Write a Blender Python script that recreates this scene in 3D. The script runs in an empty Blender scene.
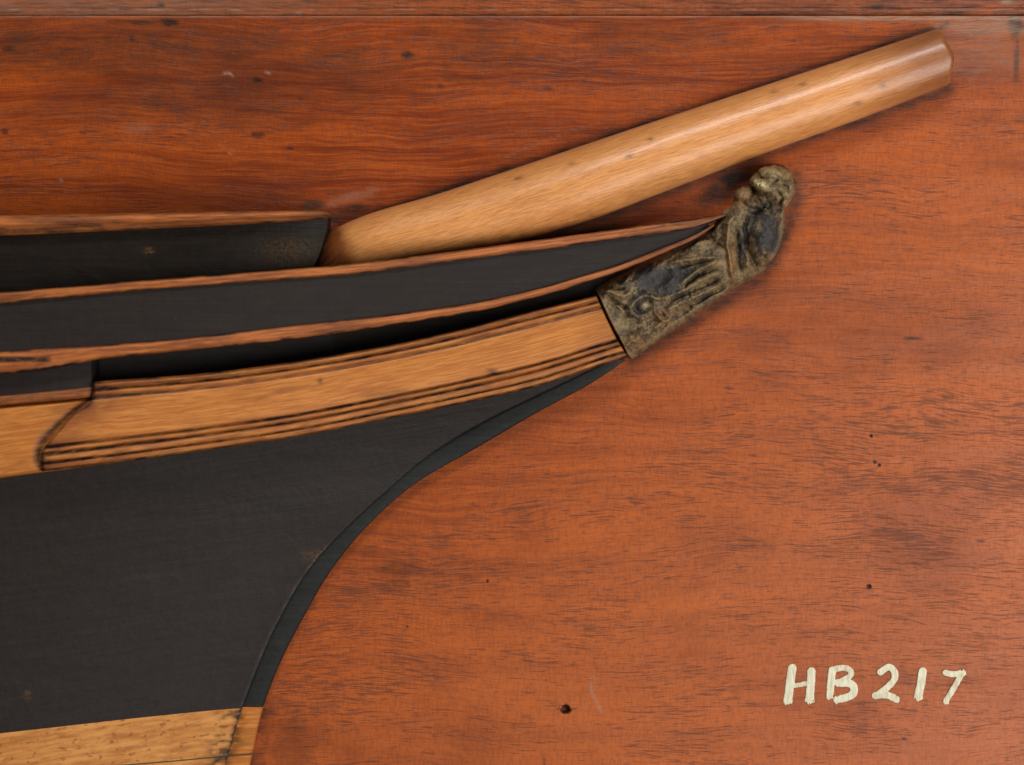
import bpy, math
import numpy as np
from mathutils import Vector

# ------------------------------------------------------------------ camera, world, lights
S = 0.0005          # metres per photograph pixel on the board's face (board about half a metre wide)
D = 3000.0          # camera distance in the same unit
sc = bpy.context.scene
COL = sc.collection

def W(px, py, d):
    """point of the photograph at height d above the board, in world metres (board upright, camera towards +Y)"""
    k = (D - d) / D
    return ((px - 512) * k * S, -d * S, (382.5 - py) * k * S)

cam_d = bpy.data.cameras.new('camera'); cam = bpy.data.objects.new('camera', cam_d); COL.objects.link(cam)
cam.location = (0, -D * S, 0); cam.rotation_euler = (math.radians(90), 0, 0)
cam_d.sensor_width = 36; cam_d.lens = 36 * D / 1024
cam_d.clip_start = 0.01; cam_d.clip_end = 50
cam_d.dof.use_dof = True; cam_d.dof.focus_distance = (D - 26) * S; cam_d.dof.aperture_fstop = 4.5
sc.camera = cam

wd = bpy.data.worlds.new('World'); sc.world = wd; wd.use_nodes = True
bg = wd.node_tree.nodes['Background']; bg.inputs[0].default_value = (1.0, 0.96, 0.92, 1); bg.inputs[1].default_value = 0.07

def area(name, px, py, d, tx, ty, sx, sy, energy, col):
    l = bpy.data.lights.new(name, 'AREA'); l.shape = 'RECTANGLE'; l.size = sx * S; l.size_y = sy * S
    l.energy = energy; l.color = col
    o = bpy.data.objects.new(name, l); COL.objects.link(o)
    o.location = ((px - 512) * S, -d * S, (382.5 - py) * S)
    t = Vector(((tx - 512) * S, 0, (382.5 - ty) * S))
    o.rotation_euler = (t - o.location).to_track_quat('-Z', 'Y').to_euler()
    return o
area('key_softbox', 800, -2500, 2500, 700, 700, 1500, 700, 19.0, (1.0, 0.97, 0.93))
area('side_softbox', 2500, 1350, 2500, 900, 700, 2300, 2100, 25.0, (1.0, 0.97, 0.93))
area('fill_softbox', -2700, 1100, 1500, 400, 600, 1000, 1300, 2.0, (1.0, 0.98, 0.95))

sc.view_settings.view_transform = 'Standard'; sc.view_settings.look = 'None'
sc.view_settings.exposure = 0.0; sc.view_settings.gamma = 1.0
sc.render.engine = 'CYCLES'

# ------------------------------------------------------------------ numpy helpers
def ip(pts, x):
    """smooth interpolation (Catmull-Rom style Hermite) through (x, y) points"""
    P = np.array(sorted(pts), float); X, Y = P[:, 0], P[:, 1]
    x = np.asarray(x, float)
    dx = np.diff(X); s = np.diff(Y) / dx
    m = np.empty_like(Y); m[0] = s[0]; m[-1] = s[-1]
    if len(Y) > 2:
        a, b = s[:-1], s[1:]
        mm = (a * dx[1:] + b * dx[:-1]) / (dx[1:] + dx[:-1])
        lim = 2.2 * np.minimum(np.abs(a), np.abs(b))
        m[1:-1] = np.where(a * b <= 0, 0, np.sign(a) * np.minimum(np.abs(mm), lim))
    i = np.clip(np.searchsorted(X, x) - 1, 0, len(X) - 2)
    t = (x - X[i]) / dx[i]; h = dx[i]
    tc = np.clip(t, 0, 1)
    y = ((2*tc**3 - 3*tc**2 + 1) * Y[i] + (tc**3 - 2*tc**2 + tc) * h * m[i] + (-2*tc**3 + 3*tc**2) * Y[i+1] + (tc**3 - tc**2) * h * m[i+1])
    y = y + np.where(t < 0, t * h * m[i], 0) + np.where(t > 1, (t - 1) * h * m[i+1], 0)
    return y

_rng = np.random.RandomState(7)
_TAB = _rng.rand(256, 256)
def vnoise(x, y):
    x = np.asarray(x, float); y = np.asarray(y, float)
    xi = np.floor(x).astype(int); yi = np.floor(y).astype(int)
    fx = x - xi; fy = y - yi
    fx = fx*fx*(3-2*fx); fy = fy*fy*(3-2*fy)
    g = lambda a, b: _TAB[a % 256, b % 256]
    return ((g(xi, yi)*(1-fx) + g(xi+1, yi)*fx)*(1-fy) + (g(xi, yi+1)*(1-fx) + g(xi+1, yi+1)*fx)*fy)
def fbm(x, y, o=4):
    r = 0; a = 0.5; n = 0
    for k in range(o):
        r = r + a * vnoise(x * 2**k + 17.3*k, y * 2**k + 9.1*k); n += a; a *= 0.5
    return r / n
def sst(a, b, x):
    t = np.clip((x - a) / (b - a), 0, 1); return t*t*(3-2*t)
def segd(x, y, pts):
    """distance to a polyline, and the 0..1 position along it"""
    best = np.full(np.shape(x), 1e9); pos = np.zeros(np.shape(x)); n = len(pts) - 1
    for i in range(n):
        ax, ay = pts[i]; bx, by = pts[i+1]
        vx, vy = bx-ax, by-ay; L = vx*vx + vy*vy + 1e-9
        t = np.clip(((x-ax)*vx + (y-ay)*vy) / L, 0, 1)
        d = np.hypot(x-ax-t*vx, y-ay-t*vy)
        m = d < best; best = np.where(m, d, best); pos = np.where(m, (i + t) / n, pos)
    return best, pos

# ------------------------------------------------------------------ materials
class NT:
    def __init__(s, name):
        s.m = bpy.data.materials.new(name); s.m.use_nodes = True; s.t = s.m.node_tree
        s.b = s.t.nodes['Principled BSDF']; s.o = s.t.nodes['Material Output']
        s.uv = s.n('ShaderNodeUVMap').outputs[0]
    def n(s, typ, **k):
        nd = s.t.nodes.new(typ)
        for a, v in k.items(): setattr(nd, a, v)
        return nd
    def L(s, v, sock):
        if hasattr(v, 'is_output'): s.t.links.new(v, sock)
        else: sock.default_value = v
    def op(s, o, a, b=0.0, c=None, clamp=False):
        nd = s.n('ShaderNodeMath', operation=o); nd.use_clamp = clamp
        s.L(a, nd.inputs[0]); s.L(b, nd.inputs[1])
        if c is not None: s.L(c, nd.inputs[2])
        return nd.outputs[0]
    def noise(s, sx, sy, det=3, rough=.55, vec=None, dist=0.0, off=0.0):
        mp = s.n('ShaderNodeMapping'); s.L(vec if vec is not None else s.uv, mp.inputs[0])
        mp.inputs['Scale'].default_value = (100*sx, 100*sy, 1); mp.inputs['Location'].default_value = (off, off*.7, off*1.3)
        nz = s.n('ShaderNodeTexNoise'); s.L(mp.outputs[0], nz.inputs['Vector'])
        nz.inputs['Scale'].default_value = 1; nz.inputs['Detail'].default_value = det
        nz.inputs['Roughness'].default_value = rough; nz.inputs['Distortion'].default_value = dist
        return nz.outputs[0]
    def ss(s, v, a, b):
        nd = s.n('ShaderNodeMapRange', interpolation_type='SMOOTHSTEP'); s.L(v, nd.inputs[0])
        nd.inputs[1].default_value = a; nd.inputs[2].default_value = b
        return nd.outputs[0]
    def mix(s, f, a, b, mode='MIX'):
        nd = s.n('ShaderNodeMix', data_type='RGBA', blend_type=mode)
        s.L(f, nd.inputs[0])
        for v, k in ((a, 6), (b, 7)):
            if isinstance(v, tuple): v = v + (1,) if len(v) == 3 else v
            s.L(v, nd.inputs[k])
        return nd.outputs[2]
    def attr(s, name):
        return s.n('ShaderNodeAttribute', attribute_name=name).outputs['Fac']
    def warp(s, fx, fy, amt, off=3.0, vec=None):
        """bend the grain: shift y (in px) by low-frequency noise"""
        nz = s.noise(fx, fy, 2, .5, off=off, vec=vec)
        v = s.op('MULTIPLY', s.op('SUBTRACT', nz, .5), amt / 100)
        cx = s.n('ShaderNodeCombineXYZ'); s.L(v, cx.inputs[1])
        ad = s.n('ShaderNodeVectorMath', operation='ADD'); s.L(vec if vec is not None else s.uv, ad.inputs[0]); s.L(cx.outputs[0], ad.inputs[1])
        return ad.outputs[0]
    def bump(s, h, dist_px, strength=1.0, prev=None):
        nd = s.n('ShaderNodeBump'); s.L(h, nd.inputs['Height'])
        nd.inputs['Distance'].default_value = dist_px * S; nd.inputs['Strength'].default_value = strength
        if prev is not None: s.L(prev, nd.inputs['Normal'])
        return nd.outputs[0]
    def fin(s, col, rough, nrm=None, coat=0.0, coat_r=0.2, spec=0.5):
        if isinstance(col, tuple): col = col + (1,)
        s.L(col, s.b.inputs['Base Color']); s.L(rough, s.b.inputs['Roughness'])
        if nrm is not None: s.L(nrm, s.b.inputs['Normal'])
        s.b.inputs['Coat Weight'].default_value = coat; s.b.inputs['Coat Roughness'].default_value = coat_r
        s.b.inputs['Specular IOR Level'].default_value = spec
        return s.m

def lin(r, g, b):
    f = lambda c: ((c/255+.055)/1.055)**2.4 if c > 10 else c/255/12.92
    return (f(r), f(g), f(b))

def mat_mahogany():
    t = NT('varnished_mahogany')
    v = t.warp(.0022, .006, 60); v = t.warp(.010, .022, 14, 8.0, v)
    dk = t.attr('dark'); pd = t.attr('pore'); li = t.attr('light'); tn = t.attr('tone')
    bands = t.noise(.0016, .022, 4, .6, v)
    fib = t.noise(.010, .33, 5, .7, v, off=5)
    fine = t.noise(.05, .9, 3, .6, v, off=11)
    rip = t.noise(.5, .12, 2, .6, off=2)
    col = t.mix(t.ss(bands, .36, .62), lin(118, 44, 8), lin(170, 76, 17))
    col = t.mix(t.op('MULTIPLY', t.ss(fib, .42, .60), .55), col, lin(188, 92, 34))
    col = t.mix(t.op('MULTIPLY', t.ss(fine, .46, .62), .36), col, lin(96, 34, 16))
    col = t.mix(tn, col, t.mix(.62, col, lin(186, 102, 54)))
    blot = t.noise(.006, .012, 4, .6, off=21)
    col = t.mix(t.op('MULTIPLY', t.ss(blot, .45, .72), .42), col, lin(100, 42, 24))
    col = t.mix(t.op('MULTIPLY', t.ss(rip, .45, .62), .20), col, lin(90, 45, 35))
    # pores: short dark dashes that follow the grain
    p1 = t.noise(.050, .72, 1.5, .5, v, off=31); p2 = t.noise(.024, .55, 1, .5, v, off=47); p3 = t.noise(.10, .62, 1, .5, v, off=77)
    dens = t.noise(.008, .028, 3, .6, v, off=63)
    dd = t.op('ADD', t.op('MULTIPLY', t.op('SUBTRACT', dens, .5), .45), t.op('MULTIPLY', pd, .085))
    m1 = t.ss(t.op('ADD', p1, dd), .58, .72); m2 = t.ss(t.op('ADD', p2, dd), .66, .76); m3 = t.ss(t.op('ADD', p3, dd), .60, .72)
    pore = t.op('MAXIMUM', t.op('MAXIMUM', m1, m2), t.op('MULTIPLY', m3, .6))
    col = t.mix(t.op('MULTIPLY', pore, .60), col, lin(66, 36, 26))
    dn = t.noise(.03, .10, 4, .65, v, off=91)
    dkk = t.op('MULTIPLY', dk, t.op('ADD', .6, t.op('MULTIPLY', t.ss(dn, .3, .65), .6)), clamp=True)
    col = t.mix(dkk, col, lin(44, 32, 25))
    col = t.mix(t.op('MULTIPLY', li, t.op('ADD', .4, t.ss(fine, .35, .6)), clamp=True), col, lin(160, 132, 112))
    h = t.op('SUBTRACT', t.op('MULTIPLY', fib, .35), pore)
    sp = t.noise(.16, .35, 3, .7, off=101)
    nrm = t.bump(h, .11); nrm = t.bump(sp, .30, 1, nrm)
    ro = t.op('ADD', .35, t.op('MULTIPLY', pore, .2))
    return t.fin(col, ro, nrm, .08, .30, .26)

def mat_pale(name, a, b, c, sx=.012, sy=.35, grime=.35, rough=.36, specks=0.0, coat=.08, wear=.0):
    t = NT(name)
    v = t.warp(.006, .03, 5)
    fib = t.noise(sx, sy, 5, .65, v); fine = t.noise(max(sx*2.5, .05), min(sy*1.8, .75), 3, .6, v, off=9); blot = t.noise(.012, .05, 4, .6, off=17)
    col = t.mix(t.ss(fib, .38, .62), a, b)
    col = t.mix(t.op('MULTIPLY', t.ss(fine, .47, .64), .5), col, c)
    col = t.mix(t.op('MULTIPLY', t.ss(blot, .5, .78), grime), col, lin(70, 38, 22))
    if specks:
        sp = t.noise(.17, .22, 2, .5, off=29)
        col = t.mix(t.op('MULTIPLY', t.ss(sp, .60, .70), specks), col, lin(135, 62, 30))
        mk = t.noise(.05, .28, 2, .5, v, off=39)
        col = t.mix(t.op('MULTIPLY', t.ss(mk, .66, .72), .5), col, lin(60, 36, 22))
    dk = t.attr('dark')
    dn = t.noise(.08, .3, 4, .65, v, off=51)
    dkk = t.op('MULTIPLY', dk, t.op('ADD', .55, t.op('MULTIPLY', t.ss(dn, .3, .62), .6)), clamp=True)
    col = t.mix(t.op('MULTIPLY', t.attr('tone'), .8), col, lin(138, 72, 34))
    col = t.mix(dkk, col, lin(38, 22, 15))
    nrm = t.bump(t.op('ADD', fib, t.op('MULTIPLY', fine, .5)), .35)
    nrm = t.bump(t.noise(.05, .08, 3, .6, off=71), .35, 1, nrm)
    return t.fin(col, t.op('ADD', rough, t.op('MULTIPLY', blot, .12)), nrm, coat, .22, .45 if coat > .2 else .28)

def mat_black(name, base, tint, rough=.5, coat=.0, grain=.6, flecks=.4, spec=.3):
    t = NT(name)
    v = t.warp(.006, .02, 14)
    f = t.noise(.012, .22, 5, .7, v); g = t.noise(.004, .03, 3, .6, off=6)
    col = t.mix(t.ss(f, .35, .75), base, tint)
    col = t.mix(t.op('MULTIPLY', t.ss(g, .4, .8), .5), col, tint)
    w = t.noise(.06, .22, 3, .7, v, off=14)
    col = t.mix(t.op('MULTIPLY', t.ss(w, .70, .80), flecks), col, lin(110, 92, 78))
    dk = t.attr('dark')
    col = t.mix(t.op('MULTIPLY', dk, t.ss(t.noise(.3, .3, 2, .6, off=23), .35, .6)), col, lin(112, 82, 40))
    nrm = t.bump(f, grain); nrm = t.bump(t.noise(.08, .1, 3, .6, off=33), .5, 1, nrm)
    return t.fin(col, t.op('ADD', rough, t.op('MULTIPLY', g, .15)), nrm, coat, .2, spec)

def mat_gilt():
    t = NT('worn_gilded_carving')
    n1 = t.noise(.10, .10, 5, .7, off=3); n2 = t.noise(.5, .5, 4, .7, off=8); n3 = t.noise(.035, .035, 3, .6, off=15)
    dk = t.attr('dark'); li = t.attr('light'); rd = t.attr('tone')
    col = t.mix(t.ss(n1, .36, .62), lin(76, 62, 44), lin(138, 114, 78))
    col = t.mix(t.op('MULTIPLY', t.ss(n2, .48, .64), .5), col, lin(52, 42, 31))
    col = t.mix(t.op('MULTIPLY', rd, t.ss(n2, .35, .6)), col, lin(142, 88, 44))
    f = t.ss(t.op('ADD', t.op('MULTIPLY', dk, .75), t.op('MULTIPLY', t.op('SUBTRACT', n2, .5), 1.3)), .25, .6)
    col = t.mix(f, col, lin(50, 47, 46))
    col = t.mix(t.op('MULTIPLY', li, t.ss(n2, .38, .58)), col, lin(200, 182, 134))
    nrm = t.bump(n2, .9); nrm = t.bump(n1, 1.5, .8, nrm)
    return t.fin(col, t.op('ADD', .42, t.op('MULTIPLY', n1, .2)), nrm, .05, .3, .4)

def mat_paint():
    t = NT('cream_brush_paint')
    n = t.noise(.3, .09, 4, .6); li = t.attr('light')
    col = t.mix(t.ss(n, .4, .6), lin(180, 168, 132), lin(214, 208, 178))
    col = t.mix(t.op('MULTIPLY', li, .6), col, lin(224, 220, 196))
    return t.fin(col, .5, t.bump(n, .5), 0, .2)

def mat_flat(name, c, rough=.8):
    t = NT(name)
    n = t.noise(.1, .1, 3)
    return t.fin(t.mix(n, c, tuple(x*.6 for x in c)), rough)

MAHOG = mat_mahogany()
SPAR = mat_pale('varnished_pale_spar', lin(214, 140, 76), lin(228, 160, 94), lin(176, 110, 60), .032, .60, .16, .31, .0, .30)
STRAKE = mat_pale('varnished_strake_wood', lin(176, 104, 42), lin(200, 128, 58), lin(150, 86, 36), .016, .30, .40, .40)
MOULD = mat_pale('reddish_moulding_wood', lin(146, 78, 34), lin(186, 108, 50), lin(104, 54, 26), .012, .3, .6, .5, coat=.05)
LOWER = mat_pale('spotted_hull_wood', lin(184, 118, 54), lin(208, 144, 76), lin(150, 88, 38), .012, .12, .2, .55, .6, coat=.0)
BLACK = mat_black('black_hull_paint', lin(24, 16, 12), lin(36, 26, 20), .50, .0)
STEMB = mat_black('blue_black_stem_paint', lin(22, 23, 23), lin(34, 36, 36), .5, .05, .4, .25)
GLOSSB = mat_black('glossy_black_paint', lin(17, 12, 8), lin(32, 23, 14), .42, .0, .5, .1, spec=.16)
GILT = mat_gilt(); PAINT = mat_paint()
GREEN = mat_flat('dark_green_line', lin(52, 62, 34)); PIT = mat_flat('dark_dowel_hole', lin(30, 16, 10))

# ------------------------------------------------------------------ object helpers
def link(name, verts, faces, mat, parent=None, uvs=None, attrs=None, smooth=True, sharp=40):
    me = bpy.data.meshes.new(name)
    me.from_pydata([tuple(v) for v in verts], [], faces); me.update()
    o = bpy.data.objects.new(name, me); COL.objects.link(o)
    if mat: me.materials.append(mat)
    if parent: o.parent = parent
    if uvs is not None:
        ul = me.uv_layers.new(name='UVMap')
        li = np.empty(len(me.loops), dtype=np.int32); me.loops.foreach_get('vertex_index', li)
        ul.data.foreach_set('uv', (np.asarray(uvs, float)[li] / 100).ravel().astype(np.float32))
    for k, a in (attrs or {}).items():
        at = me.attributes.new(k, 'FLOAT', 'POINT'); at.data.foreach_set('value', np.asarray(a, np.float32))
    if smooth:
        me.polygons.foreach_set('use_smooth', [True] * len(me.polygons))
        if sharp: me.set_sharp_from_angle(angle=math.radians(sharp))
    return o

def surf(name, fn, n, m, back, mat, parent=None, attrs=None, sharp=40, srange=None, vrange=None, wid=None):
    """fn(s, v) -> px, py, d on a grid s (along) x v (across); closed with side walls and a back at depth `back` (value or function of front d)"""
    s = np.linspace(0, 1, n) if srange is None else srange; v = np.linspace(0, 1, m) if vrange is None else vrange
    n, m = len(s), len(v)
    SS, VV = np.meshgrid(s, v, indexing='ij')
    X, Y, Z = fn(SS, VV)
    X, Y, Z = X.ravel(), Y.ravel(), np.asarray(Z, float).ravel()
    BK = back(Z) if callable(back) else np.full_like(Z, back)
    V = [W(a, b, c) for a, b, c in zip(X, Y, Z)]
    # the rim continues straight back (same world x,z) to the back plane
    Vb = [(q[0], -b * S, q[2]) for q, b in zip(V, BK)]
    N = n * m
    idx = lambda i, j: i * m + j
    F = [(idx(i, j), idx(i, j+1), idx(i+1, j+1), idx(i+1, j)) for i in range(n-1) for j in range(m-1)]
    rim = [idx(i, 0) for i in range(n)] + [idx(n-1, j) for j in range(1, m)] + [idx(i, m-1) for i in range(n-2, -1, -1)] + [idx(0, j) for j in range(m-2, 0, -1)]
    rid = {r: N + k for k, r in enumerate(rim)}
    VB = [Vb[r] for r in rim]
    K = len(rim)
    for k in range(K):
        a, b = rim[k], rim[(k+1) % K]
        F.append((a, b, N + (k+1) % K, N + k))
    uv = np.stack([X, Y], 1) if wid is None else np.stack([X * 1.01 + wid * 37, VV.ravel() * wid], 1)   # wid: grain follows the strip
    uvb = uv[rim] + 3
    at = {}
    for k, f in (attrs or {}).items():
        a = np.asarray(f(X, Y, Z)) + 0 * X; at[k] = np.concatenate([a, a[rim]])
    return link(name, V + VB, F, mat, parent, np.concatenate([uv, uvb]), at, True, sharp)

def thing(name, label, cat, loc=(0, 0, 0)):
    o = bpy.data.objects.new(name, None); COL.objects.link(o); o.location = loc
    o['label'] = label; o['category'] = cat
    return o

def grain_uv(o, ang, ox=0, oy=0):
    """turn the uv so the grain runs along `ang` degrees"""
    ul = o.data.uv_layers[0]; n = len(ul.data); a = np.empty(n*2, np.float32); ul.data.foreach_get('uv', a); a = a.reshape(-1, 2)
    c, s = math.cos(math.radians(ang)), math.sin(math.radians(ang))
    b = np.stack([a[:, 0]*c + a[:, 1]*s + ox, -a[:, 0]*s + a[:, 1]*c + oy], 1)
    ul.data.foreach_set('uv', b.ravel().astype(np.float32))

# ------------------------------------------------------------------ the mahogany board
HOLES = [(565.5, 709.5, 5.2, 9.0), (871, 436, 1.6, 1.6), (869, 586.5, 2.2, 2.4), (407, 627, 1.2, 1.2), (487, 581, 1.4, 1.4), (879, 465, 1.6, 1.4)]
def make_board():
    def axis(lo, hi, step, cuts):
        a = set(np.round(np.arange(lo, hi + step, step), 3))
        for c, r in cuts: a |= set(np.round(np.arange(c - r - 3, c + r + 3, .7), 3))
        return np.array(sorted(a))
    xs = axis(-90, 1114, 2.6, [(h[0], h[2]) for h in HOLES]); ys = axis(15.9, 850, 2.6, [(h[1], h[2]) for h in HOLES])
    X, Y = np.meshgrid(xs, ys, indexing='ij')
    # very slight unevenness of an old board
    Z = (fbm(X/160, Y/45, 3) - .5) * 1.6 + (fbm(X/30, Y/8, 3)-.5) * .25
    for hx, hy, r, dp in HOLES:
        ang = np.arctan2(Y-hy, X-hx)
        rr = np.hypot((X-hx) * .9, Y-hy) / (r * (1 + .10*np.sin(ang*3+hx) + .06*np.sin(ang*7)))
        Z = Z - dp * (1 - sst(.45, 1.0, rr))
    def ell(cx, cy, rx, ry, a=0, soft=1.0, n=.5, ns=25):
        c, s = math.cos(math.radians(a)), math.sin(math.radians(a))
        u = ((X-cx)*c + (Y-cy)*s)/rx; w = (-(X-cx)*s + (Y-cy)*c)/ry
        q = np.hypot(u, w) + (fbm(X/ns + cx, Y/(ns*.4), 3) - .5) * n * 2
        return 1 - sst(1 - soft*.8, 1 + soft*.25, q)
    dark = np.zeros_like(X)
    def add(v, k): 
        nonlocal dark
        dark = np.maximum(dark, v * k)
    for a in [(225, 95, 170, 40, -3), (60, 45, 110, 26, 0), (330, 70, 110, 30, 0), (480, 45, 90, 25, 0), (650, 40, 120, 22, 0)]: add(ell(*a), .40)
    add(ell(60, 50, 330, 34, 0, 1, .4, 60), .5); add(ell(50, 110, 110, 12), .2); add(ell(250, 125, 80, 10, -4), .35); add(ell(330, 172, 60, 10, -10), .15)
    add(ell(1015.5, 24, 9, 16, 0, .5, .3, 6), 1.0); add(ell(1016.5, 60, 3, 24, 2, .7, .3, 5), .8)
    add(ell(950, 38, 24, 3, -4, .9, .5, 6), .6); add(ell(965, 51, 22, 2, 2, .9, .8, 6), .5); add(ell(940, 27, 16, 3, -22, .9, .5, 6), .8)
    for cx, cy, rx, ry, k in [(170, 22, 12, 5, .9), (135, 22, 40, 3, .7), (257, 80, 8, 2.5, .9), (258, 134, 8, 4, .8), (8, 49, 9, 4, .8), (83, 133, 3, 2.5, .8), (132, 38, 3, 4, .8), (301, 100, 3, 2, .9), (4, 131, 4, 3, .9), (408, 55, 9, 4, .8), (548, 88, 5, 2.5, .8), (290, 148, 5, 2.5, .7), (440, 85, 5, 2, .7), (465, 78, 30, 5, .4), (947, 396, 8, 4, .6), (980, 541, 5, 2.5, .8), (912, 338, 12, 1.2, .8), (904, 738, 3, 2, .9), (875, 462, 2, 2, .9), (567, 709, 12, 2, .8), (565.5, 709.5, 5, 5, 1.0), (871, 436, 2.3, 2.1, .9), (869, 586.5, 3.2, 3, .9), (407, 627, 1.6, 1.6, .8), (487, 581, 2, 1.7, .8), (879, 465, 2.6, 1.8, .9), (400, 570, 26, 10, .4), (395, 586, 18, 9, .4), (290, 745, 24, 40, .25), (545, 765, 1.2, 8, .6)]:
        add(ell(cx, cy, rx, ry, 0, .6, .35, 7), k)
    # grime round the spar's heel and the carving, plus contact shade painted dark
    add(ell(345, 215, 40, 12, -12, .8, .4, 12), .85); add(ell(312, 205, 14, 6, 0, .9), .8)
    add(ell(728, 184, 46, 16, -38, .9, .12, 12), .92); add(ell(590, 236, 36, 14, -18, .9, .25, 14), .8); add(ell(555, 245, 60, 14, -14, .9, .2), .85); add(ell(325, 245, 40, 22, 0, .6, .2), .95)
    d1, _ = segd(X, Y, [(340, 224), (446, 190), (933, 29)]); add(np.exp(-(d1/3.5)**2) * (.5 + fbm(X/20, Y/20)), .9)  # thin shade line above the spar, put into the board colour
    d2, _ = segd(X, Y, [(500, 247), (592, 221), (660, 195), (775, 151), (950, 88)]); add(np.exp(-(d2/6)**2), .75)  # shadow under the spar, painted into the board colour
    d3, _ = segd(X, Y, [(796, 175), (797, 200), (785, 240), (760, 278), (632, 360)]); add(np.exp(-(d3/7)**2) * (.4 + .9*fbm(X/9, Y/9)), .8)  # soft shadow beside the carving, painted as a darker band
    d4, _ = segd(X, Y, [(262, 710), (250, 765), (240, 830)]); add(np.exp(-(d4/14)**2) * (.3 + fbm(X/9, Y/5)), .7)  # soft shade next to the stem, put into the colour
    add(ell(500, 20, 3000, 2.6, 0, .9, 0), .22)
    light = np.maximum.reduce([ell(352, 197, 40, 5, -14, .9, .7, 9) * .22, ell(140, 128, 18, 7, 0, .9, .5, 9) * .12,
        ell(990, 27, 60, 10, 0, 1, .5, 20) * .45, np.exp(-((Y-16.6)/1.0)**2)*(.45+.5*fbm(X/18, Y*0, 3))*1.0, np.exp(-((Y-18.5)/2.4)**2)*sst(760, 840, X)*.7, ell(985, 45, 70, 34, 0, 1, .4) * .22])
    def scr(pts, w, k):
        nonlocal light
        d, _ = segd(X, Y, pts); light = np.maximum(light, np.exp(-(d/w)**2) * k)
    scr([(593, 677), (591, 690), (601, 712)], 1.2, .5); scr([(505, 157), (560, 135), (600, 122)], 1.0, .16); scr([(224, 74), (228, 72), (232, 75)], 1.1, .6); scr([(266, 72), (270, 74)], 1.1, .6)
    scr([(60, 180), (62, 181)], 1.2, .6); scr([(229, 153), (231, 154)], 1.0, .5)
    pore = .45*ell(400, 590, 150, 110, 0, 1, .3, 60) + .9*ell(900, 470, 180, 110, -8, 1, .3, 60) + .5*ell(960, 620, 120, 70, 0, 1) + .6*ell(330, 640, 90, 90, 10, 1) + .6*ell(530, 40, 120, 40, 0, 1)
    pore = pore - .55*ell(250, 185, 260, 40, 0, 1, .3, 50) - .2*ell(800, 300, 160, 60, 0, 1)
    tone = sst(650, 1480, X + 1.2*Y) 
    xs_, ys_, zz = X.ravel(), Y.ravel(), Z.ravel()
    V = [W(a, b, c) for a, b, c in zip(xs_, ys_, zz)]
    n, m = X.shape; N = n*m
    F = [(i*m+j, i*m+j+1, (i+1)*m+j+1, (i+1)*m+j) for i in range(n-1) for j in range(m-1)]
    rim = [i*m for i in range(n)] + [(n-1)*m+j for j in range(1, m)] + [i*m+m-1 for i in range(n-2, -1, -1)] + [j for j in range(m-2, 0, -1)]
    for k in range(len(rim)): F.append((rim[k], rim[(k+1) % len(rim)], N+(k+1) % len(rim), N+k))
    F.append(tuple(N+k for k in range(len(rim)-1, -1, -1)))
    VB = [(V[r][0], 28*S, V[r][2]) for r in rim]
    cat = lambda a: np.concatenate([a.ravel(), a.ravel()[rim]])
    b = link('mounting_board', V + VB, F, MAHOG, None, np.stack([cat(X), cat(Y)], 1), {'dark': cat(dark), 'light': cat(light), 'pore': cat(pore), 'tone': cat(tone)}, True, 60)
    b['label'] = 'reddish brown varnished mahogany board with a raised upper edge, painted HB 217'; b['category'] = 'board'
    return b
board = make_board()

# raised moulding along the board's upper edge
def edge_fn(s, v):
    x = -90 + 1204*s; y = -60 + 76.0*v
    prof = ip([(-60, 6), (-10, 6), (4, 4.2), (7, 3.6), (8.6, 2.6), (10, 2.4), (13, 1.2), (14.6, .2), (15.3, -1.2), (16, -1.6)], y)
    return x, y + .5*(fbm(x/60, x*0, 2)-.5), prof + .35*(fbm(x/25, y/3, 3)-.5)
surf('edge_moulding', edge_fn, 500, 0, -6, MAHOG, board,
     {'dark': lambda x, y, z: .15 + .30*sst(.5, .75, fbm(x/40, y/3, 3)) + .1*np.exp(-((y-8.3)/1)**2) + .3*sst(14.2,15.4,y) + .30*sst(500, 900, x) + .9*np.exp(-(((x-161)/4)**2+((y-5)/3)**2)),
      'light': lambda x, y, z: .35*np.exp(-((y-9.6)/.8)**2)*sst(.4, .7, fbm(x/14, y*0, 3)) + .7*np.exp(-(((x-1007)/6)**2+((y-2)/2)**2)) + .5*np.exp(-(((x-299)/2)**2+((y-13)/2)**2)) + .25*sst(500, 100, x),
      'pore': lambda x, y, z: .3, 'tone': lambda x, y, z: .7}, vrange=np.concatenate([np.linspace(0, .75, 6), np.linspace(.77, 1, 34)]))

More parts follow.
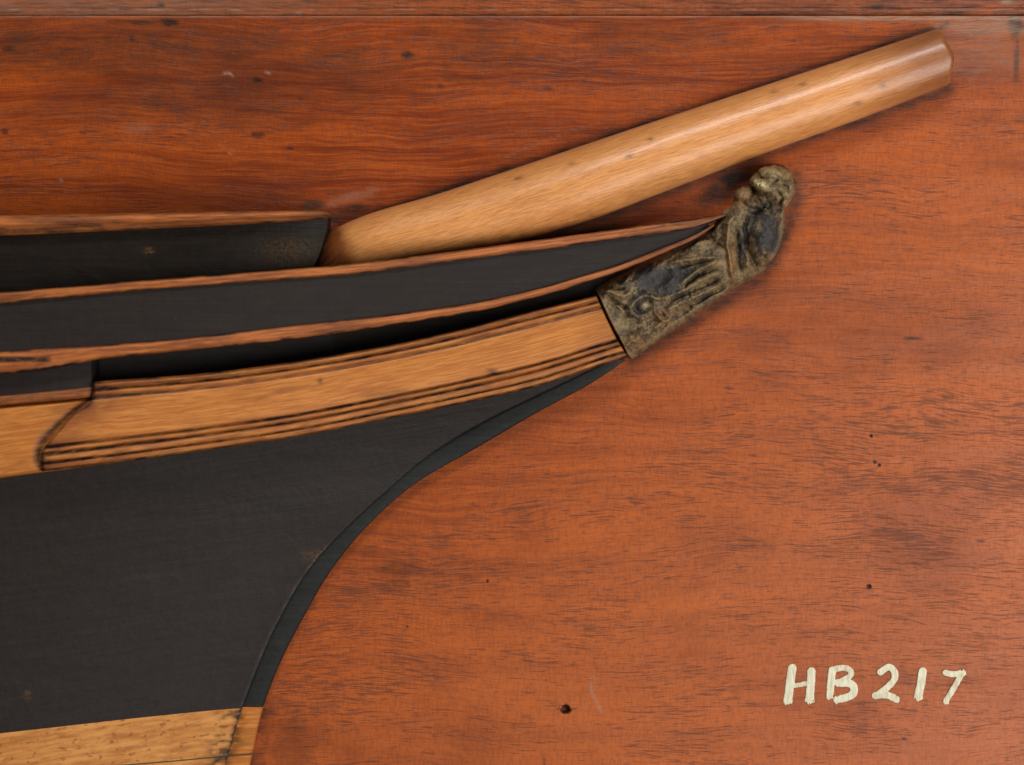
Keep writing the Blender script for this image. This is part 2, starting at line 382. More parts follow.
# painted inventory number: each character is one raised skin of brush paint
def zc(pts):
    p = [(700 + a*.3164, 600 + b*.3164) for a, b in pts]
    for _ in range(3):      # round the corners of the brush stroke
        if len(p) < 3: break
        q = [p[0]]
        for a, b in zip(p, p[1:]): q += [(a[0]*.75+b[0]*.25, a[1]*.75+b[1]*.25), (a[0]*.25+b[0]*.75, a[1]*.25+b[1]*.75)]
        p = q + [p[-1]]
    return p
CH = {
 'H': ('painted_letter', [(zc([(291, 216), (284, 268), (277, 318)]), 4.2), (zc([(285, 272), (318, 268), (342, 262)]), 2.4), (zc([(352, 226), (350, 270), (346, 318)]), 4.0)]),
 'B': ('painted_letter', [(zc([(418, 222), (413, 262), (411, 304)]), 3.7), (zc([(416, 222), (462, 210), (486, 236), (436, 262)]), 3.0), (zc([(436, 262), (484, 262), (490, 300), (436, 316)]), 3.8)]),
 '2': ('painted_digit', [(zc([(570, 228), (600, 206), (622, 238), (600, 272), (560, 300)]), 3.3), (zc([(554, 302), (588, 298), (618, 312)]), 3.6)]),
 '1': ('painted_digit', [(zc([(704, 226), (698, 268), (689, 308)]), 4.1)]),
 '7': ('painted_digit', [(zc([(776, 230), (800, 236), (828, 230)]), 3.0), (zc([(828, 232), (804, 276), (776, 322)]), 2.9)]),
}
for key, (nm, strokes) in CH.items():
    allp = np.array([p for st, w in strokes for p in st])
    x0, y0 = allp.min(0) - 7; x1, y1 = allp.max(0) + 7
    st = .38
    gx = np.arange(x0, x1, st); gy = np.arange(y0, y1, st); X, Y = np.meshgrid(gx, gy, indexing='ij')
    f = np.full(X.shape, -9.0); lay = np.zeros_like(X)
    for k, (pts, w) in enumerate(strokes):
        d, pos = segd(X, Y, pts)
        endy = sst(.80, 1, pos) * .9
        q = w*1.08 - d + (fbm(X/1.6, Y/5+k*3, 2) - .5) * (.7 + 4.0*endy)
        lay = np.where(q > f, .6*np.abs(np.sin(k*2.1+1)) + .8*fbm(X/1.6, Y/9 + k, 2), lay); f = np.maximum(f, q)
    Z = .7 + np.clip(f, 0, 1.2) * .25 + fbm(X/1.3, Y/6, 2) * .35
    ins = f > 0
    cell = ins[:-1, :-1] & ins[1:, :-1] & ins[:-1, 1:] & ins[1:, 1:]
    n, m = X.shape; used = {}; V = []; F = []; U = []; A = []
    def vid(i, j):
        if (i, j) not in used:
            used[(i, j)] = len(V); V.append(W(X[i, j], Y[i, j], Z[i, j])); U.append((X[i, j], Y[i, j])); A.append(lay[i, j])
        return used[(i, j)]
    for i, j in zip(*np.nonzero(cell)): F.append((vid(i, j), vid(i, j+1), vid(i+1, j+1), vid(i+1, j)))
    o = link(nm, V, F, PAINT, board, U, {'light': A}, True, 0)
    md = o.modifiers.new('thick', 'SOLIDIFY'); md.thickness = 1.6*S; md.offset = -1

# ------------------------------------------------------------------ the half hull
hull = thing('half_hull_model', 'wooden half hull ship model with black painted side, carved figurehead and pale bowsprit', 'ship model', (-.13, 0, -.05))
def P(o):   # parent while keeping world coordinates
    o.parent = hull; o.matrix_parent_inverse = __import__('mathutils').Matrix.Translation(hull.location).inverted(); return o

INNER = [(225.6, 765), (242.6, 707), (257, 669), (277, 624), (319, 557), (357, 518), (388, 490), (438.6, 449), (480, 424), (545, 392), (600, 366)]
OUTER = [(249.5, 765), (263, 707), (281, 661), (302, 620), (335, 565), (369.5, 524), (420, 480.5), (480, 446), (540, 411), (590, 384), (629, 358)]
xin = lambda y: ip([(b, a) for a, b in INNER], y)
xout = lambda y: ip([(b, a) for a, b in OUTER], y)
WL = [(-90, 742), (0, 733), (149, 716.5), (238, 708), (263, 706.5)]
wl = lambda x: ip(WL, x)

def hull_d(x, y):
    q = np.clip(xin(y) - x, 0, 2000)
    return 13 + 112 * (1 - np.exp(-q**1.15 / 1100.0)) - .8*np.exp(-(q/1.6)**2) + .8*(fbm(x/60, y/14, 3)-.5)
TOPY = [(-90, 482), (0, 468), (94, 456), (200, 442), (300, 428), (388, 411), (480, 392), (540, 380), (600, 363)]
def topside_fn(s, v):
    # rows follow the strake above and the waterline below, ending on the stem rabbet
    ya = 362 + (707.5 - 362) * v
    xe = xin(ya) - .4
    x = -90 + (xe + 90) * s
    y = ip(TOPY, x) * (1 - v) + wl(x) * v
    # blend so that the s=1 column follows the rabbet curve exactly
    y = y + (ya - (ip(TOPY, xe) * (1 - v) + wl(xe) * v)) * s**6
    xe2 = xin(y) - .4
    x = np.minimum(x, xe2)
    return x, y, hull_d(x, y)
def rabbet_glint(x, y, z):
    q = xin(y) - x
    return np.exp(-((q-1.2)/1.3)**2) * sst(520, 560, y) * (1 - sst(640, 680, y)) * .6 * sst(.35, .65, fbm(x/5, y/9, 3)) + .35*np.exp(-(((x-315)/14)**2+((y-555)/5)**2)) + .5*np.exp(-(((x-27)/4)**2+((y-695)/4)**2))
tps = P(surf('hull_topside', topside_fn, 150, 110, 0, BLACK, None, {'dark': rabbet_glint}, vrange=None)); grain_uv(tps, -9)

def lower_fn(s, v):
    x0 = -90 + (xin(708 + 142*v) - .4 + 90) * s
    y = wl(x0) + .3 + (850 - wl(x0)) * v
    x = -90 + (xin(y) - .4 + 90) * s
    y = wl(x) + .3 + (850 - wl(x)) * v
    return x, y, hull_d(x, y) + .15
low = P(surf('lower_hull', lower_fn, 110, 50, 0, LOWER, None, {'dark': lambda x, y, z: .95*np.exp(-((xin(y)-x)/3)**2) + .8*np.exp(-((xin(y)-x-10)/11)**2)*sst(.5, .62, fbm(x/14, y/1.8, 3))}))
grain_uv(low, -10)
def stem_fn(ya, yb):
    def f(s, v):
        y = ya + (yb - ya) * s
        a, b = xin(y) - .1, xout(y)
        x = a + (b - a) * v
        d = 12.5 + .3*np.sin(np.pi*v) - 2.5*sst(.93, 1, v) - .7*sst(.08, 0, v) - .8*v
        return x, y, d + .5*(fbm(x/20, y/8, 2)-.5)
    return f
P(surf('stem_post', stem_fn(360, 706.3), 170, 14, 0, STEMB, None, {'dark': lambda x, y, z: 0}))
sf = P(surf('stem_foot', stem_fn(707, 850), 40, 14, 0, STRAKE, None, {'dark': lambda x, y, z: .6*np.exp(-((xin(y)-x+2)/6)**2)*sst(.4, .6, fbm(x/14, y/2.5, 3)) + .75*np.exp(-(((x-240)/12)**2+((y-742)/2)**2))}))
grain_uv(sf, -2)
# thin drawn waterline on the bare wood
def line_fn(s, v):
    x = 100 + (249 + 6 - 100)*s; y = ip([(95, 767), (180, 760), (249, 753.7), (262, 753)], x) + 1.0*v
    return x, y, np.where(x < xin(y), hull_d(x, y) + .55, 12.9)
P(surf('drawn_waterline', line_fn, 80, 2, lambda z: z - .8, GREEN, None))

# head: black panel in the deep gap above the trailboard
RT = [(-90, 299), (0, 292.5), (157, 279.5), (300, 268.5), (340, 265), (420, 255.8), (500, 245), (576, 235), (652, 224), (703, 217.5), (724, 214)]
RTB = [(-90, 309), (0, 303), (157, 288.5), (300, 278), (340, 275), (420, 265.8), (500, 254.6), (576, 245), (652, 234), (703, 225.5), (724, 217)]
LTp = [(-90, 358), (0, 351.5), (78, 346.5), (157, 341), (300, 325), (405, 313), (476, 302.5), (546, 286.7), (581, 276.5), (616, 265.6), (660, 248.5), (701, 231), (716, 222)]
LB = [(-90, 381), (0, 374), (40, 370.5), (65, 366), (82, 362), (157, 353), (300, 337.6), (405, 322.5), (476, 311), (546, 294), (581, 284), (616, 272.6), (660, 254.5), (701, 236), (716, 225)]
TT = [(40, 388), (92, 382), (200, 373.5), (300, 360.5), (441, 334), (520, 314), (595, 295.5), (630, 287)]
TB = [(38, 472), (94, 465.4), (200, 451), (300.5, 436), (388, 418.5), (480, 399.5), (540, 385.5), (600, 366), (629, 357)]
railD = lambda x: ip([(-90, 128), (0, 120), (200, 100), (400, 72), (600, 47), (724, 34)], x)
tbD = lambda x: ip([(-90, 118), (45, 108), (200, 86), (400, 57), (600, 36), (640, 33)], x)

def gap_fn(s, v):
    x = -90 + 712*s; y = ip(LTp, x) - 6 + (ip(TT, x) + 14 - ip(LTp, x)) * v
    dd = np.where(x < 93, tbD(x) - 7, tbD(x) - 36 - 0*x)
    st = sst(92, 99, x)
    d = (tbD(x) - 7)*(1-st) + np.maximum(tbD(x) - 62, 4)*st
    return x, y, d
P(surf('head_panel', gap_fn, 260, 12, 0, BLACK, None, {'dark': lambda x, y, z: 0}))

# bulwark behind the head rail
CT = [(-90, 217), (0, 215.5), (157, 212.7), (325, 210.6), (329, 212)]
CB = [(-90, 237), (0, 235.2), (157, 228.3), (300, 220.5), (325, 219), (329, 217.5)]
bulD = lambda x: ip([(-90, 92), (0, 86), (150, 74), (240, 68), (280, 63), (308, 58), (330, 52)], x)
def bul_fn(s, v):
    xr = 328 - 4*v - 16*v*v
    x = -90 + (xr + 90)*s; y = ip(CT, x) + 4 + (ip(RT, x) + 6 - ip(CT, x)) * v
    return x, y, bulD(x + 14*v*s) + 1.2*(fbm(x/30, y/14, 3)-.5)
def olive(x, y, z): return .22*np.exp(-(((x-290)/28)**2 + ((y-250)/14)**2)) + .9*np.exp(-(((x-149)/4)**2 + ((y-251)/2.5)**2))
P(surf('bulwark', bul_fn, 160, 24, 0, GLOSSB, None, {'dark': olive}))
def cap_fn(s, v):
    x = -90 + (329 + 90)*s; y = ip(CT, x) + (ip(CB, x) - ip(CT, x)) * v
    pr = ip([(0, -9), (.06, -3), (.2, 0), (.5, .5), (.58, -1.5), (.7, -3), (.9, -4.5), (1, -8)], v)
    endr = -8*sst(.985, 1, s)
    return x, y, bulD(x) + 15 + pr + endr
P(surf('cap_rail', cap_fn, 170, 22, lambda z: z - 14, MOULD, None, {'dark': lambda x, y, z: .35*sst(.55, .65, (y-ip(CT, x))/(ip(CB, x)-ip(CT, x)+.1)) + .8*sst(290, 330, x)*.7 + .35*sst(.5, .7, fbm(x/30, (y-ip(CT, x))/4, 3))}, wid=19))

# head rail: upper moulding, black panel, lower moulding
def strip_fn(T, B, x0, x1, base, prof):
    def f(s, v):
        x = x0 + (x1 - x0)*s; a = ip(T, x); b = ip(B, x)
        # ragged paint line along the strip
        j = (fbm(x/9, x*0+3.3, 3) - .5) * .7
        y = a + (b + j - a) * v
        return x, y, base(x) + ip(prof, v) + .3*(fbm(x/25, v*2, 2) - .5)
    return f
hb = [(0, -5), (.06, -1.2), (.16, .2), (.45, 1.0), (.8, .5), (.93, -.6), (1, -4)]
ragged = lambda T, B: (lambda x, y, z: (lambda t: .9*sst(.72, 1.0, t)*sst(.40, .62, fbm(x/18, t*2.2, 3)) + .8*sst(.2, 0, t)*sst(.4, .6, fbm(x/22+7, t*2.2, 3)) + .35*sst(.55, .75, fbm(x/45+3, t*2.5, 3)) + .45*sst(560, 700, x))((y-ip(T, x))/(ip(B, x)-ip(T, x)+.2)))
def panel_fn(s, v):
    x = -90 + (709+90)*s; a = ip(RTB, x) - 3; b = ip(LTp, x) + 3
    b = np.maximum(b, a + 1)
    return x, a + (b-a)*v, railD(x) - 4 + .8*(fbm(x/40, v*4, 2)-.5)
P(surf('head_rail_panel', panel_fn, 240, 14, lambda z: z - 9, BLACK, None, {'dark': lambda x, y, z: 0}))
P(surf('upper_head_moulding', strip_fn(RT, RTB, -90, 726, railD, hb), 420, 12, lambda z: z - 13, MOULD, None, {'dark': ragged(RT, RTB)}, wid=10))
def mark(x, y, z): return ragged(LTp, LB)(x, y, z) + 1.0*sst(53, 49, x)*np.exp(-((y-359.5)/3.0)**4) + .9*sst(85, 60, x)*np.exp(-((y-(ip(LB, x)+0))/1.5)**2)
P(surf('lower_head_moulding', strip_fn(LTp, LB, -90, 714, railD, hb), 420, 16, lambda z: z - 15, MOULD, None, {'dark': mark}, wid=12))

# wale: the plain strake left of the trailboard with its thin upper moulding
WT = [(-90, 402), (0, 395.4), (60, 389.5), (94, 385.5), (110, 384)]
WM = [(-90, 415), (0, 406.5), (77, 399.6), (110, 396)]
WB = [(-90, 492), (0, 478), (94, 465.6), (130, 461)]
def wale_fn(s, v):
    x = -90 + 200*s; a, b = ip(WM, x), ip(WB, x)
    return x, a + (b-a)*v, tbD(x) - 9 + ip([(0, -3), (.04, 0), (.5, .8), (.94, 0), (1, -4)], v) - 2*sst(18, 0, np.abs(x - ip([(400, 92), (421, 63), (440, 45), (451, 40), (465, 40)], a+(b-a)*v)) + 6)
wa = P(surf('wale_strake', wale_fn, 80, 30, 0, STRAKE, None, {'dark': lambda x, y, z: .85*np.exp(-((x - ip([(398, 92), (421, 61), (440, 43), (451, 38), (463, 37)], y))/4.5)**2)*sst(468, 458, y)})); grain_uv(wa, -9)
def wm_fn(s, v):
    x = -90 + 181.5*s; a, b = ip(WT, x), ip(WM, x) - .6
    return x, a + (b-a)*v, tbD(x) - 6 + ip(hb, v)
P(surf('wale_moulding', wm_fn, 80, 12, 0, MOULD, None, {'dark': lambda x, y, z: .4 + .5*sst(88, 92, x)}, wid=11))

# trailboard with run mouldings along both edges and a shaped after end
GRO = [.02, .10, .135, .205, .83, .875, .93]
def tv(x):   # groove positions shift a little along the board: centres as fraction of the width
    return x
def trail_prof(v):
    # upper beads, flat field, lower beads, in fractions of the board's width
    return ip([(0, -6), (.015, -1.5), (.05, 1.2), (.085, -1.0), (.10, -2.4), (.125, .2), (.15, .6), (.18, -1.4), (.20, -2.0), (.215, -.6), (.25, .2), (.5, .8), (.67, .3), (.70, -1.0),
               (.715, -2.6), (.735, 0), (.76, .9), (.785, -.6), (.80, -2.2), (.825, -.2), (.855, .9), (.885, .2), (.905, -2.2), (.93, -.4), (.96, -.4), (.985, -2.5), (1, -6)], v)
def trail_fn(s, v):
    x0 = ip([(0, 92.5), (.10, 92.3), (.20, 92), (.24, 86), (.40, 69), (.55, 57), (.68, 47), (.80, 41), (.92, 40.5), (1, 42)], v)
    x1 = ip([(0, 596), (.35, 606), (.70, 617), (1, 628)], v)
    x = x0 + (x1 - x0)*s; a, b = ip(TT, x), ip(TB, x)
    j = (fbm(x/14, x*0+1.3, 3) - .5) * .5
    y = a + (b - a) * v + j*v
    edge = -2.5*sst(.006, 0, s) - 2.0*sst(.997, 1, s)
    return x, y, tbD(x) + trail_prof(v) + edge + .4*(fbm(x/40, v*8, 3)-.5)
def trail_dark(x, y, z):
    v = (y - ip(TT, x)) / (ip(TB, x) - ip(TT, x)); n = fbm(x/50, v*14, 3); r = 0
    for c, w, k in ((.10, .016, .95), (.195, .014, .9), (.712, .018, 1), (.80, .015, .95), (.908, .016, .95), (.0, .02, .8), (.05, .012, .3), (1.0, .02, .9)):
        r = r + k*np.exp(-((v-c)/(w*1.2))**2)*(.5 + .7*n)
    r = r + .35*sst(.45, .7, fbm(x/28, v*20, 4)) * (sst(.6, .8, v) + sst(.25, .15, v))
    e = ip([(382, 92), (400, 92), (421, 64), (440, 47), (451, 42), (465, 42)], y)
    r = r + .35*np.exp(-((x-e)/22)**2)*n*1.6 + .5*np.exp(-((x-e)/2.5)**2)
    r = r + .8*np.exp(-(((x-320)/3)**2 + ((y-380.5)/3)**2)) + .8*np.exp(-(((x-492)/5)**2+((y-371)/3)**2)) + .30*sst(560, 640, x)
    return np.clip(r, 0, 1)
def trail_tone(x, y, z):
    v = (y - ip(TT, x)) / (ip(TB, x) - ip(TT, x)); n = fbm(x/26, v*12, 4)
    e = ip([(382, 92), (400, 92), (421, 64), (440, 47), (451, 42), (465, 42)], y)
    return np.clip(.95*np.exp(-((x-e)/38)**2)*sst(.25, .6, n) + (.55*sst(.26, .18, v) + .55*sst(.66, .74, v))*sst(.35, .6, n) + .6*sst(570, 640, x)*sst(.3, .6, n), 0, 1)
tv_ = np.unique(np.concatenate([np.linspace(0, 1, 60), np.linspace(0, .24, 40), np.linspace(.66, 1, 55)]))
tr = P(surf('trailboard', trail_fn, 460, 0, lambda z: z*0, STRAKE, None, {'dark': trail_dark, 'tone': trail_tone}, wid=82, vrange=tv_, srange=np.unique(np.concatenate([np.linspace(0, 1, 440), np.linspace(0, .02, 12), np.linspace(.985, 1, 10)]))))

# ------------------------------------------------------------------ bowsprit
def make_spar():
    ax = np.array([math.cos(math.radians(19.0)), -math.sin(math.radians(19.0))]); nr = np.array([ax[1], -ax[0]])   # nr points up-left in the photo (towards smaller y)
    o0 = np.array([330.0, 246.0])
    topE = [(295, 262), (312, 248), (326, 236), (335, 228.5), (340, 226), (446, 191.3), (501, 173), (660, 119.5), (775, 82), (933, 30)]
    botE = [(300, 290), (337, 281), (400, 268), (460, 256.5), (511, 243.5), (592, 219.5), (660, 193.5), (775, 149.5), (860, 119), (946, 86)]
    N, M = 230, 64
    u = np.linspace(0, 1, N)
    u = np.concatenate([u[:-1]*.985, .985 + .015*np.sin(np.linspace(0, 1, 14)*np.pi/2)])
    V = []; U = []; A = []; TN = []
    th = np.linspace(0, 2*np.pi, M, endpoint=False)
    def cross(E, t):
        # point of the edge curve at distance t along the axis
        xs = np.linspace(280, 990, 1500); ys = ip(E, xs)
        tt = (xs-o0[0])*ax[0] + (ys-o0[1])*ax[1]; nn = (xs-o0[0])*nr[0] + (ys-o0[1])*nr[1]
        return np.interp(t, tt, nn)
    for i, uu in enumerate(u):
        for k, a in enumerate(th):
            # a = 0 upper edge, pi/2 front, pi lower edge
            ca, sa = math.cos(a), math.sin(a)
            tend = 648 + 4.5*float(fbm(a*1.1+4, 1.7)) + 1.2*math.sin(a*5)*.5 - 3.5*(1-ca)*.9 + 9*max(sa, 0)**2
            tst = -30
            rnd = math.sqrt(max(0, 1 - max(0, (uu-.985)/.015)**2)) if uu > .985 else 1.0
            t = tst + (tend - tst)*(uu if uu < .985 else .985 + (uu-.985)*.55)
            up, lo = cross(topE, t), cross(botE, t)
            c = (up+lo)/2; w = (up-lo)/2 * (.88 + .12*rnd)
            c0 = 8.0
            hw = 36.0 * (w/36) * 1.02
            e = 1.0
            n_ = c + w*(math.copysign(abs(ca)**e, ca)); d = c0 + hw*math.copysign(abs(sa)**.92, sa)*1.05
            heel = max(0, 1 - (t+30)/75.0)
            d = d * (1 - .45*heel**2)
            d = d + .5*(float(fbm(t/40, a*3, 2))-.5)
            p = o0 + ax*t + nr*n_
            V.append(W(p[0], p[1], max(d, -2))); U.append((t, a*w)); 
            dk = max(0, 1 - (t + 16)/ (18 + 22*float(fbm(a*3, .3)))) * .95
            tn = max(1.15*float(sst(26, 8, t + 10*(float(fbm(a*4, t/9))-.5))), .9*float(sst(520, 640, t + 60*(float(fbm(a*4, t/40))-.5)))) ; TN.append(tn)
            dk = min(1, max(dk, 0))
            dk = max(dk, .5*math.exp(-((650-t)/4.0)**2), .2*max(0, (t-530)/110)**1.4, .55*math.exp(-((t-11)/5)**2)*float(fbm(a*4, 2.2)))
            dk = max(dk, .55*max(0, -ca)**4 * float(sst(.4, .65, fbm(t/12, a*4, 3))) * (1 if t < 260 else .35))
            for mt, ma, r in ((255, .9, 4), (338, 1.0, 3), (322-10, 1.25, 4), (470, .75, 4), (500, .85, 4), (575, 1.8, 3.5), (545, 2.1, 4), (200, .8, 4)):
                dk = max(dk, .75*math.exp(-((t-mt)/r)**2 - ((a-ma)*w/2.2)**2))
            A.append(dk)
    n = len(u)
    F = [(i*M+k, i*M+(k+1) % M, (i+1)*M+(k+1) % M, (i+1)*M+k) for i in range(n-1) for k in range(M)]
    F.append(tuple(range(M-1, -1, -1))); F.append(tuple((n-1)*M + k for k in range(M)))
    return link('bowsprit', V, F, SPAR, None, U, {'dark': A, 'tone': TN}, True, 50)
P(make_spar())

# ------------------------------------------------------------------ figurehead (carved relief)
POLY = [(594.6, 288.5), (606, 281), (617, 275), (649, 258), (686, 242), (703.6, 232), (712, 222), (721, 212), (733, 204), (734, 196), (736, 190), (742, 186.5), (749, 187), (750, 178), (755, 171), (764, 166), (774, 163.5), (784, 165.5), (792, 172), (796.5, 182), (796, 192), (791, 202), (785, 209), (786, 220), (785, 232), (781, 248), (775, 259), (766, 269), (758, 275), (735, 288), (703.6, 309.5), (666, 335), (632, 360), (627.2, 355.5), (620.4, 341.5), (613.8, 329.5), (607.8, 317.5), (600.8, 302.5)]
def make_figurehead():
    st = .75
    gx = np.arange(590, 802, st); gy = np.arange(158, 366, st); X, Y = np.meshgrid(gx, gy, indexing='ij')
    pl = POLY + [POLY[0]]
    dist, _ = segd(X, Y, pl)
    ins = np.zeros(X.shape, bool)
    for i in range(len(POLY)):
        (xa, ya), (xb, yb) = pl[i], pl[i+1]
        c = ((ya > Y) != (yb > Y)) & (X < (xb-xa)*(Y-ya)/(yb-ya+1e-12) + xa); ins ^= c
    sd = np.where(ins, dist, -dist)
    axp = np.clip(((X-612)*163 + (Y-325)*-140)/(163**2+140**2), 0, 1)
    wx = (fbm(X/10, Y/10, 3)-.5)*3.2; wy = (fbm(X/10+31, Y/10, 3)-.5)*3.2
    Xw, Yw = X + wx, Y + wy
    H = 33 - 10*axp
    r = 17.0
    dl, _ = segd(X, Y, POLY[:-5] )
    q = np.clip(np.where(ins, dl, 0)/r, 0, 1)
    h = H*np.sqrt(1-(1-q)**2)
    def ell(cx, cy, rx, ry, a, top, base):
        nonlocal h
        c, s = math.cos(math.radians(a)), math.sin(math.radians(a))
        u = ((Xw-cx)*c + (Yw-cy)*s)/rx; w = (-(Xw-cx)*s + (Yw-cy)*c)/ry
        e = base + (top-base)*np.sqrt(np.clip(1-u*u-w*w, 0, 1)); e = np.where(u*u+w*w < 1, e, 0)
        k = 3.5; m = np.maximum(h, e); h = m + k*np.exp(-np.abs(h-e)/k)*.35*(e > 0)
    def ridge(pts, w, hgt, sharp=1.5):
        nonlocal h
        d, pos = segd(Xw, Yw, pts); f = np.exp(-(d/w)**2*sharp) * np.clip(np.minimum(pos*6+.3, (1-pos)*6+.3), 0, 1)
        h = h + hgt*.8*f*np.clip(sd/4, 0, 1)
    # torso, chest, hips, skirt
    ell(735, 228, 26, 20, -50, 36, 14); ell(712, 262, 36, 22, -40, 33, 14); ell(672, 290, 46, 20, -38, 31, 12); ell(733, 212, 17, 9, -25, 33, 16)
    ell(772, 211, 10, 12, 0, 34, 16)
    ell(765, 236, 17.5, 30, 12, 46, 16)       # upper arm and shawl
    ell(774, 187, 20.5, 22, 20, 46, 16)       # head
    ell(762, 185, 13, 6.5, 22, 51, 40)       # brow and cheek
    ell(771, 173, 13, 6, 10, 49, 38)          # hair over the brow
    ell(786, 192, 8, 12, 15, 46, 34); ell(784, 203, 5, 4, 0, 43, 30); ell(777, 197, 6, 5, 0, 44, 34)
    ell(744, 195, 10, 9, 0, 30, 14); ell(753, 200, 9, 8, 0, 34, 16); ell(786, 214, 9, 14, 0, 30, 12)
    ell(698, 247, 14, 7, -20, 33, 22)
    ridge([(766, 190), (772, 186), (779, 178)], 1.8, -9); ridge([(752, 189), (759, 193), (768, 194)], 2, -8); ridge([(757, 193), (766, 198), (770, 207)], 2, -5)
    ridge([(781, 184), (788, 188), (790, 198)], 1.5, -5); ridge([(778, 190), (782, 198), (779, 205)], 1.6, -6); ridge([(762, 176), (775, 174), (786, 180)], 1.6, -4)
    ridge([(766, 206), (775, 212), (785, 206)], 1.8, -6); ridge([(745, 206), (758, 204), (766, 210)], 3, 5)
    ridge([(783, 218), (782, 235), (776, 254), (766, 266)], 2.0, 7); ridge([(778, 220), (777, 238), (771, 252)], 1.8, -6)
    ridge([(748, 215), (744, 228), (748, 250), (756, 270)], 3.0, -11)
    ridge([(738, 210), (729, 224), (727, 242), (731, 262), (733, 280)], 3.2, 8)
    ridge([(741, 230), (747, 242), (749, 258), (745, 270)], 4.2, 7); ridge([(737, 232), (738, 250), (739, 272)], 2.0, -8)
    ridge([(722, 225), (720, 240), (716, 248)], 2.2, -6); ridge([(709, 233), (714, 243), (724, 248)], 2.0, -6)
    ridge([(671, 263), (688, 259), (705, 258), (722, 257)], 2.2, 6); ridge([(676, 268), (695, 264), (712, 260)], 2.4, -6)
    ridge([(681, 283), (698, 271), (716, 261)], 2.6, 8); ridge([(684, 287), (704, 273), (718, 268)], 2, -7)
    ridge([(660, 300), (684, 290), (708, 277), (722, 271)], 2.6, 6); ridge([(668, 303), (695, 290), (722, 278)], 1.8, -6)
    ridge([(664, 312), (695, 297), (728, 280)], 2.4, 5); ridge([(668, 317), (700, 301), (730, 284)], 1.8, -6)
    ridge([(648, 285), (662, 278), (668, 268)], 6, -5); ridge([(655, 292), (668, 284), (676, 277)], 3, 4)
    ridge([(632, 356), (666, 331), (703, 305), (735, 284), (758, 271)], 1.9, 3); ridge([(630, 350), (664, 326), (700, 301), (733, 280)], 1.7, -4)
    # scroll: eye, ring and leaves
    d = np.hypot((Xw-643)*.92 + (Yw-307)*.2, (Yw-307)*1.05)+2.5*(fbm(X/7, Y/7, 2)-.5); h = h + 4*np.exp(-(d/4.6)**4) - 3*np.exp(-((d-7)/2.0)**2) + (2+6*fbm(X/9, Y/9, 2))*np.exp(-((d-11)/3.5)**2)*.4 - 4*np.exp(-((d-16)/2.2)**2)*sst(665, 645, X)*fbm(X/6+9, Y/6, 2)*1.6
    ridge([(598, 288), (610, 292), (624, 296), (634, 292)], 3, 7); ridge([(604, 284), (614, 289), (625, 288)], 1.5, -6); ridge([(610, 281), (620, 286), (632, 277)], 2.0, 4)
    ridge([(607, 297), (618, 303), (628, 310)], 2.0, -8); ridge([(609, 300), (617, 309), (628, 316), (640, 321)], 1.8, -6)
    ridge([(625, 285), (629, 277), (636, 270)], 2.2, 5); ridge([(650, 296), (660, 300), (668, 298)], 2.6, 7); ridge([(654, 312), (660, 321), (668, 322), (672, 314)], 2.4, 7); ridge([(662, 314), (664, 318)], 2.5, -7)
    ridge([(618, 341), (640, 330), (656, 318)], 1.6, -5); ridge([(622, 346), (645, 334), (664, 322)], 2, 4)
    zone = np.exp(-(segd(X, Y, [(626, 348), (655, 330), (690, 306)])[0]/8)**2)
    h = h + zone*(fbm(X/3, Y/3, 2)-.5)*10
    detail = (fbm((X*.76-Y*.65)/13, (X*.65+Y*.76)/4.5, 4)-.5)*4.5 + (fbm(X/2.6, Y/2.6, 3)-.5)*2.4
    flat = np.exp(-(((X-622)/9)**2+((Y-324)/9)**2)); h = h - flat*3
    h = h + (fbm(X/1.5+5, Y/1.5, 2)-.5)*1.6*np.clip(sd/3, 0, 1) + detail*np.clip(sd/3, 0, 1)*(1-.6*flat)
    h = np.maximum(h, 0)*np.where(sd > 0, np.sqrt(1-(1-np.clip(np.minimum(dl/5, sd/.8+.3), 0, 1))**2), 0)
    h = np.where(sd > 0, np.maximum(h, 2.0), -1)
    for _ in range(2): h = (h*2 + np.roll(h, 1, 0) + np.roll(h, -1, 0) + np.roll(h, 1, 1) + np.roll(h, -1, 1))/6
    # cavity map for settled dirt and rubbed highs
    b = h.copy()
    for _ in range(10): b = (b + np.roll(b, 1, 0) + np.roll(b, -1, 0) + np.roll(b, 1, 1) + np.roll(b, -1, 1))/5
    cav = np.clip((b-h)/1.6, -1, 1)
    g = lambda cx, cy, rx, ry: np.exp(-((X-cx)/rx)**2 - ((Y-cy)/ry)**2)
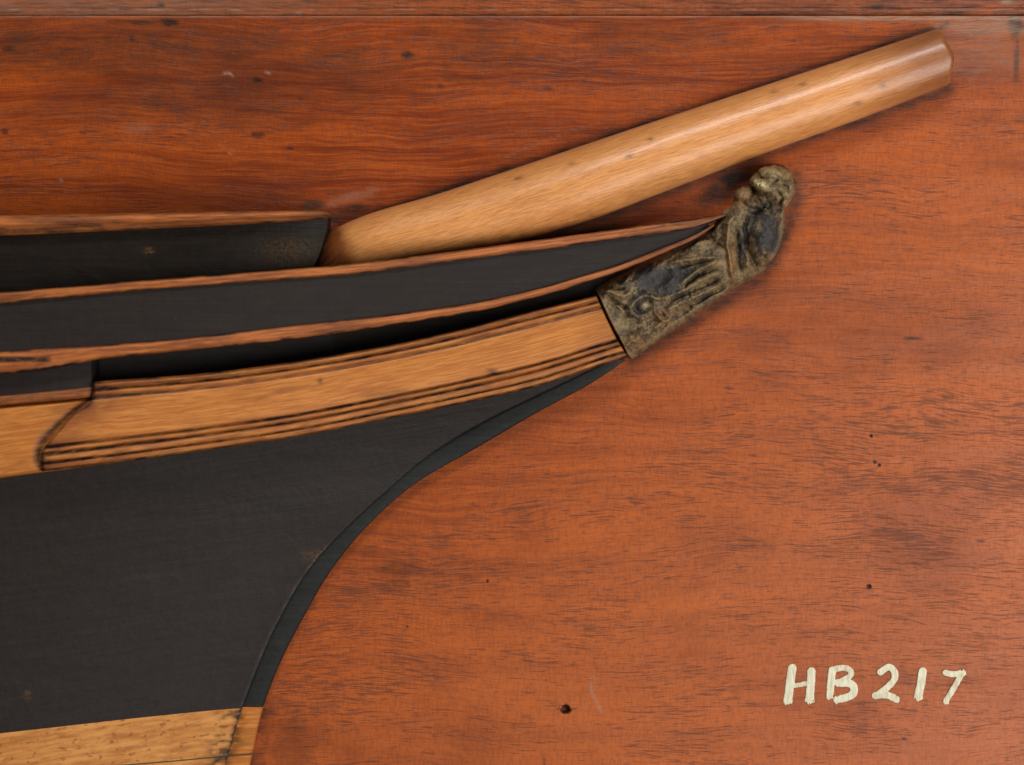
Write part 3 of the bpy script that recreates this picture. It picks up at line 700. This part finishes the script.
    dark = np.clip(.24 + .15*cav, 0, 1) + .95*g(760, 230, 15, 24) + .55*g(776, 240, 8, 20) + .7*g(652, 282, 22, 12) + .5*g(640, 268, 22, 8) + .7*g(684, 272, 18, 7) + .55*g(742, 248, 4, 20) + .6*g(640, 307, 13, 12) + .5*g(670, 285, 14, 8) + .25*g(780, 200, 10, 10) + .4*g(700, 296, 30, 5) - .5*g(752, 245, 4, 16) - .4*g(720, 240, 9, 30) - .6*g(622, 324, 9, 11) - .4*g(697, 247, 12, 6) - .5*g(770, 178, 18, 10)
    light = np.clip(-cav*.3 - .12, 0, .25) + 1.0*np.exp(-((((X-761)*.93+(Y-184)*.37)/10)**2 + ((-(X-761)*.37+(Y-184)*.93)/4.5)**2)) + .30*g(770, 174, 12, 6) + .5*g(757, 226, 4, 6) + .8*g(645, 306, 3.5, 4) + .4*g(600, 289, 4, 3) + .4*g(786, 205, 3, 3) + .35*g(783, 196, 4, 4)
    red = .8*g(731, 262, 5, 20) + .6*g(743, 200, 10, 8) + .6*g(745, 245, 6, 16) + .5*g(640, 345, 14, 8) + .4*g(660, 315, 10, 8) + .3*g(780, 200, 10, 8)
    keep = sd > -st*.2
    cell = keep[:-1, :-1] & keep[1:, :-1] & keep[:-1, 1:] & keep[1:, 1:]
    used = {}; V = []; F = []; U = []; A = {'dark': [], 'light': [], 'tone': []}
    def vid(i, j):
        if (i, j) not in used:
            used[(i, j)] = len(V); V.append(W(X[i, j], Y[i, j], h[i, j])); U.append((X[i, j], Y[i, j]))
            A['dark'].append(min(1, max(0, dark[i, j]))); A['light'].append(min(1, max(0, light[i, j]))); A['tone'].append(min(1, red[i, j]))
        return used[(i, j)]
    for i, j in zip(*np.nonzero(cell)): F.append((vid(i, j), vid(i, j+1), vid(i+1, j+1), vid(i+1, j)))
    # close the rim down into the board
    from collections import Counter
    ec = Counter()
    for f in F:
        for a, b_ in zip(f, f[1:]+f[:1]): ec[(a, b_)] += 1
    bd = [e for e in ec if (e[1], e[0]) not in ec]
    bm_ = {}
    for a, b_ in bd:
        for q in (a, b_):
            if q not in bm_:
                bm_[q] = len(V); V.append((V[q][0], 2*S, V[q][2])); U.append(U[q])
                for k in A: A[k].append(A[k][q])
    for a, b_ in bd: F.append((b_, a, bm_[a], bm_[b_]))
    return link('figurehead', V, F, GILT, None, U, A, True, 0)
fg = P(make_figurehead()); fg['label'] = 'worn gilded carved figure with rounded head and draped robe above a scroll'
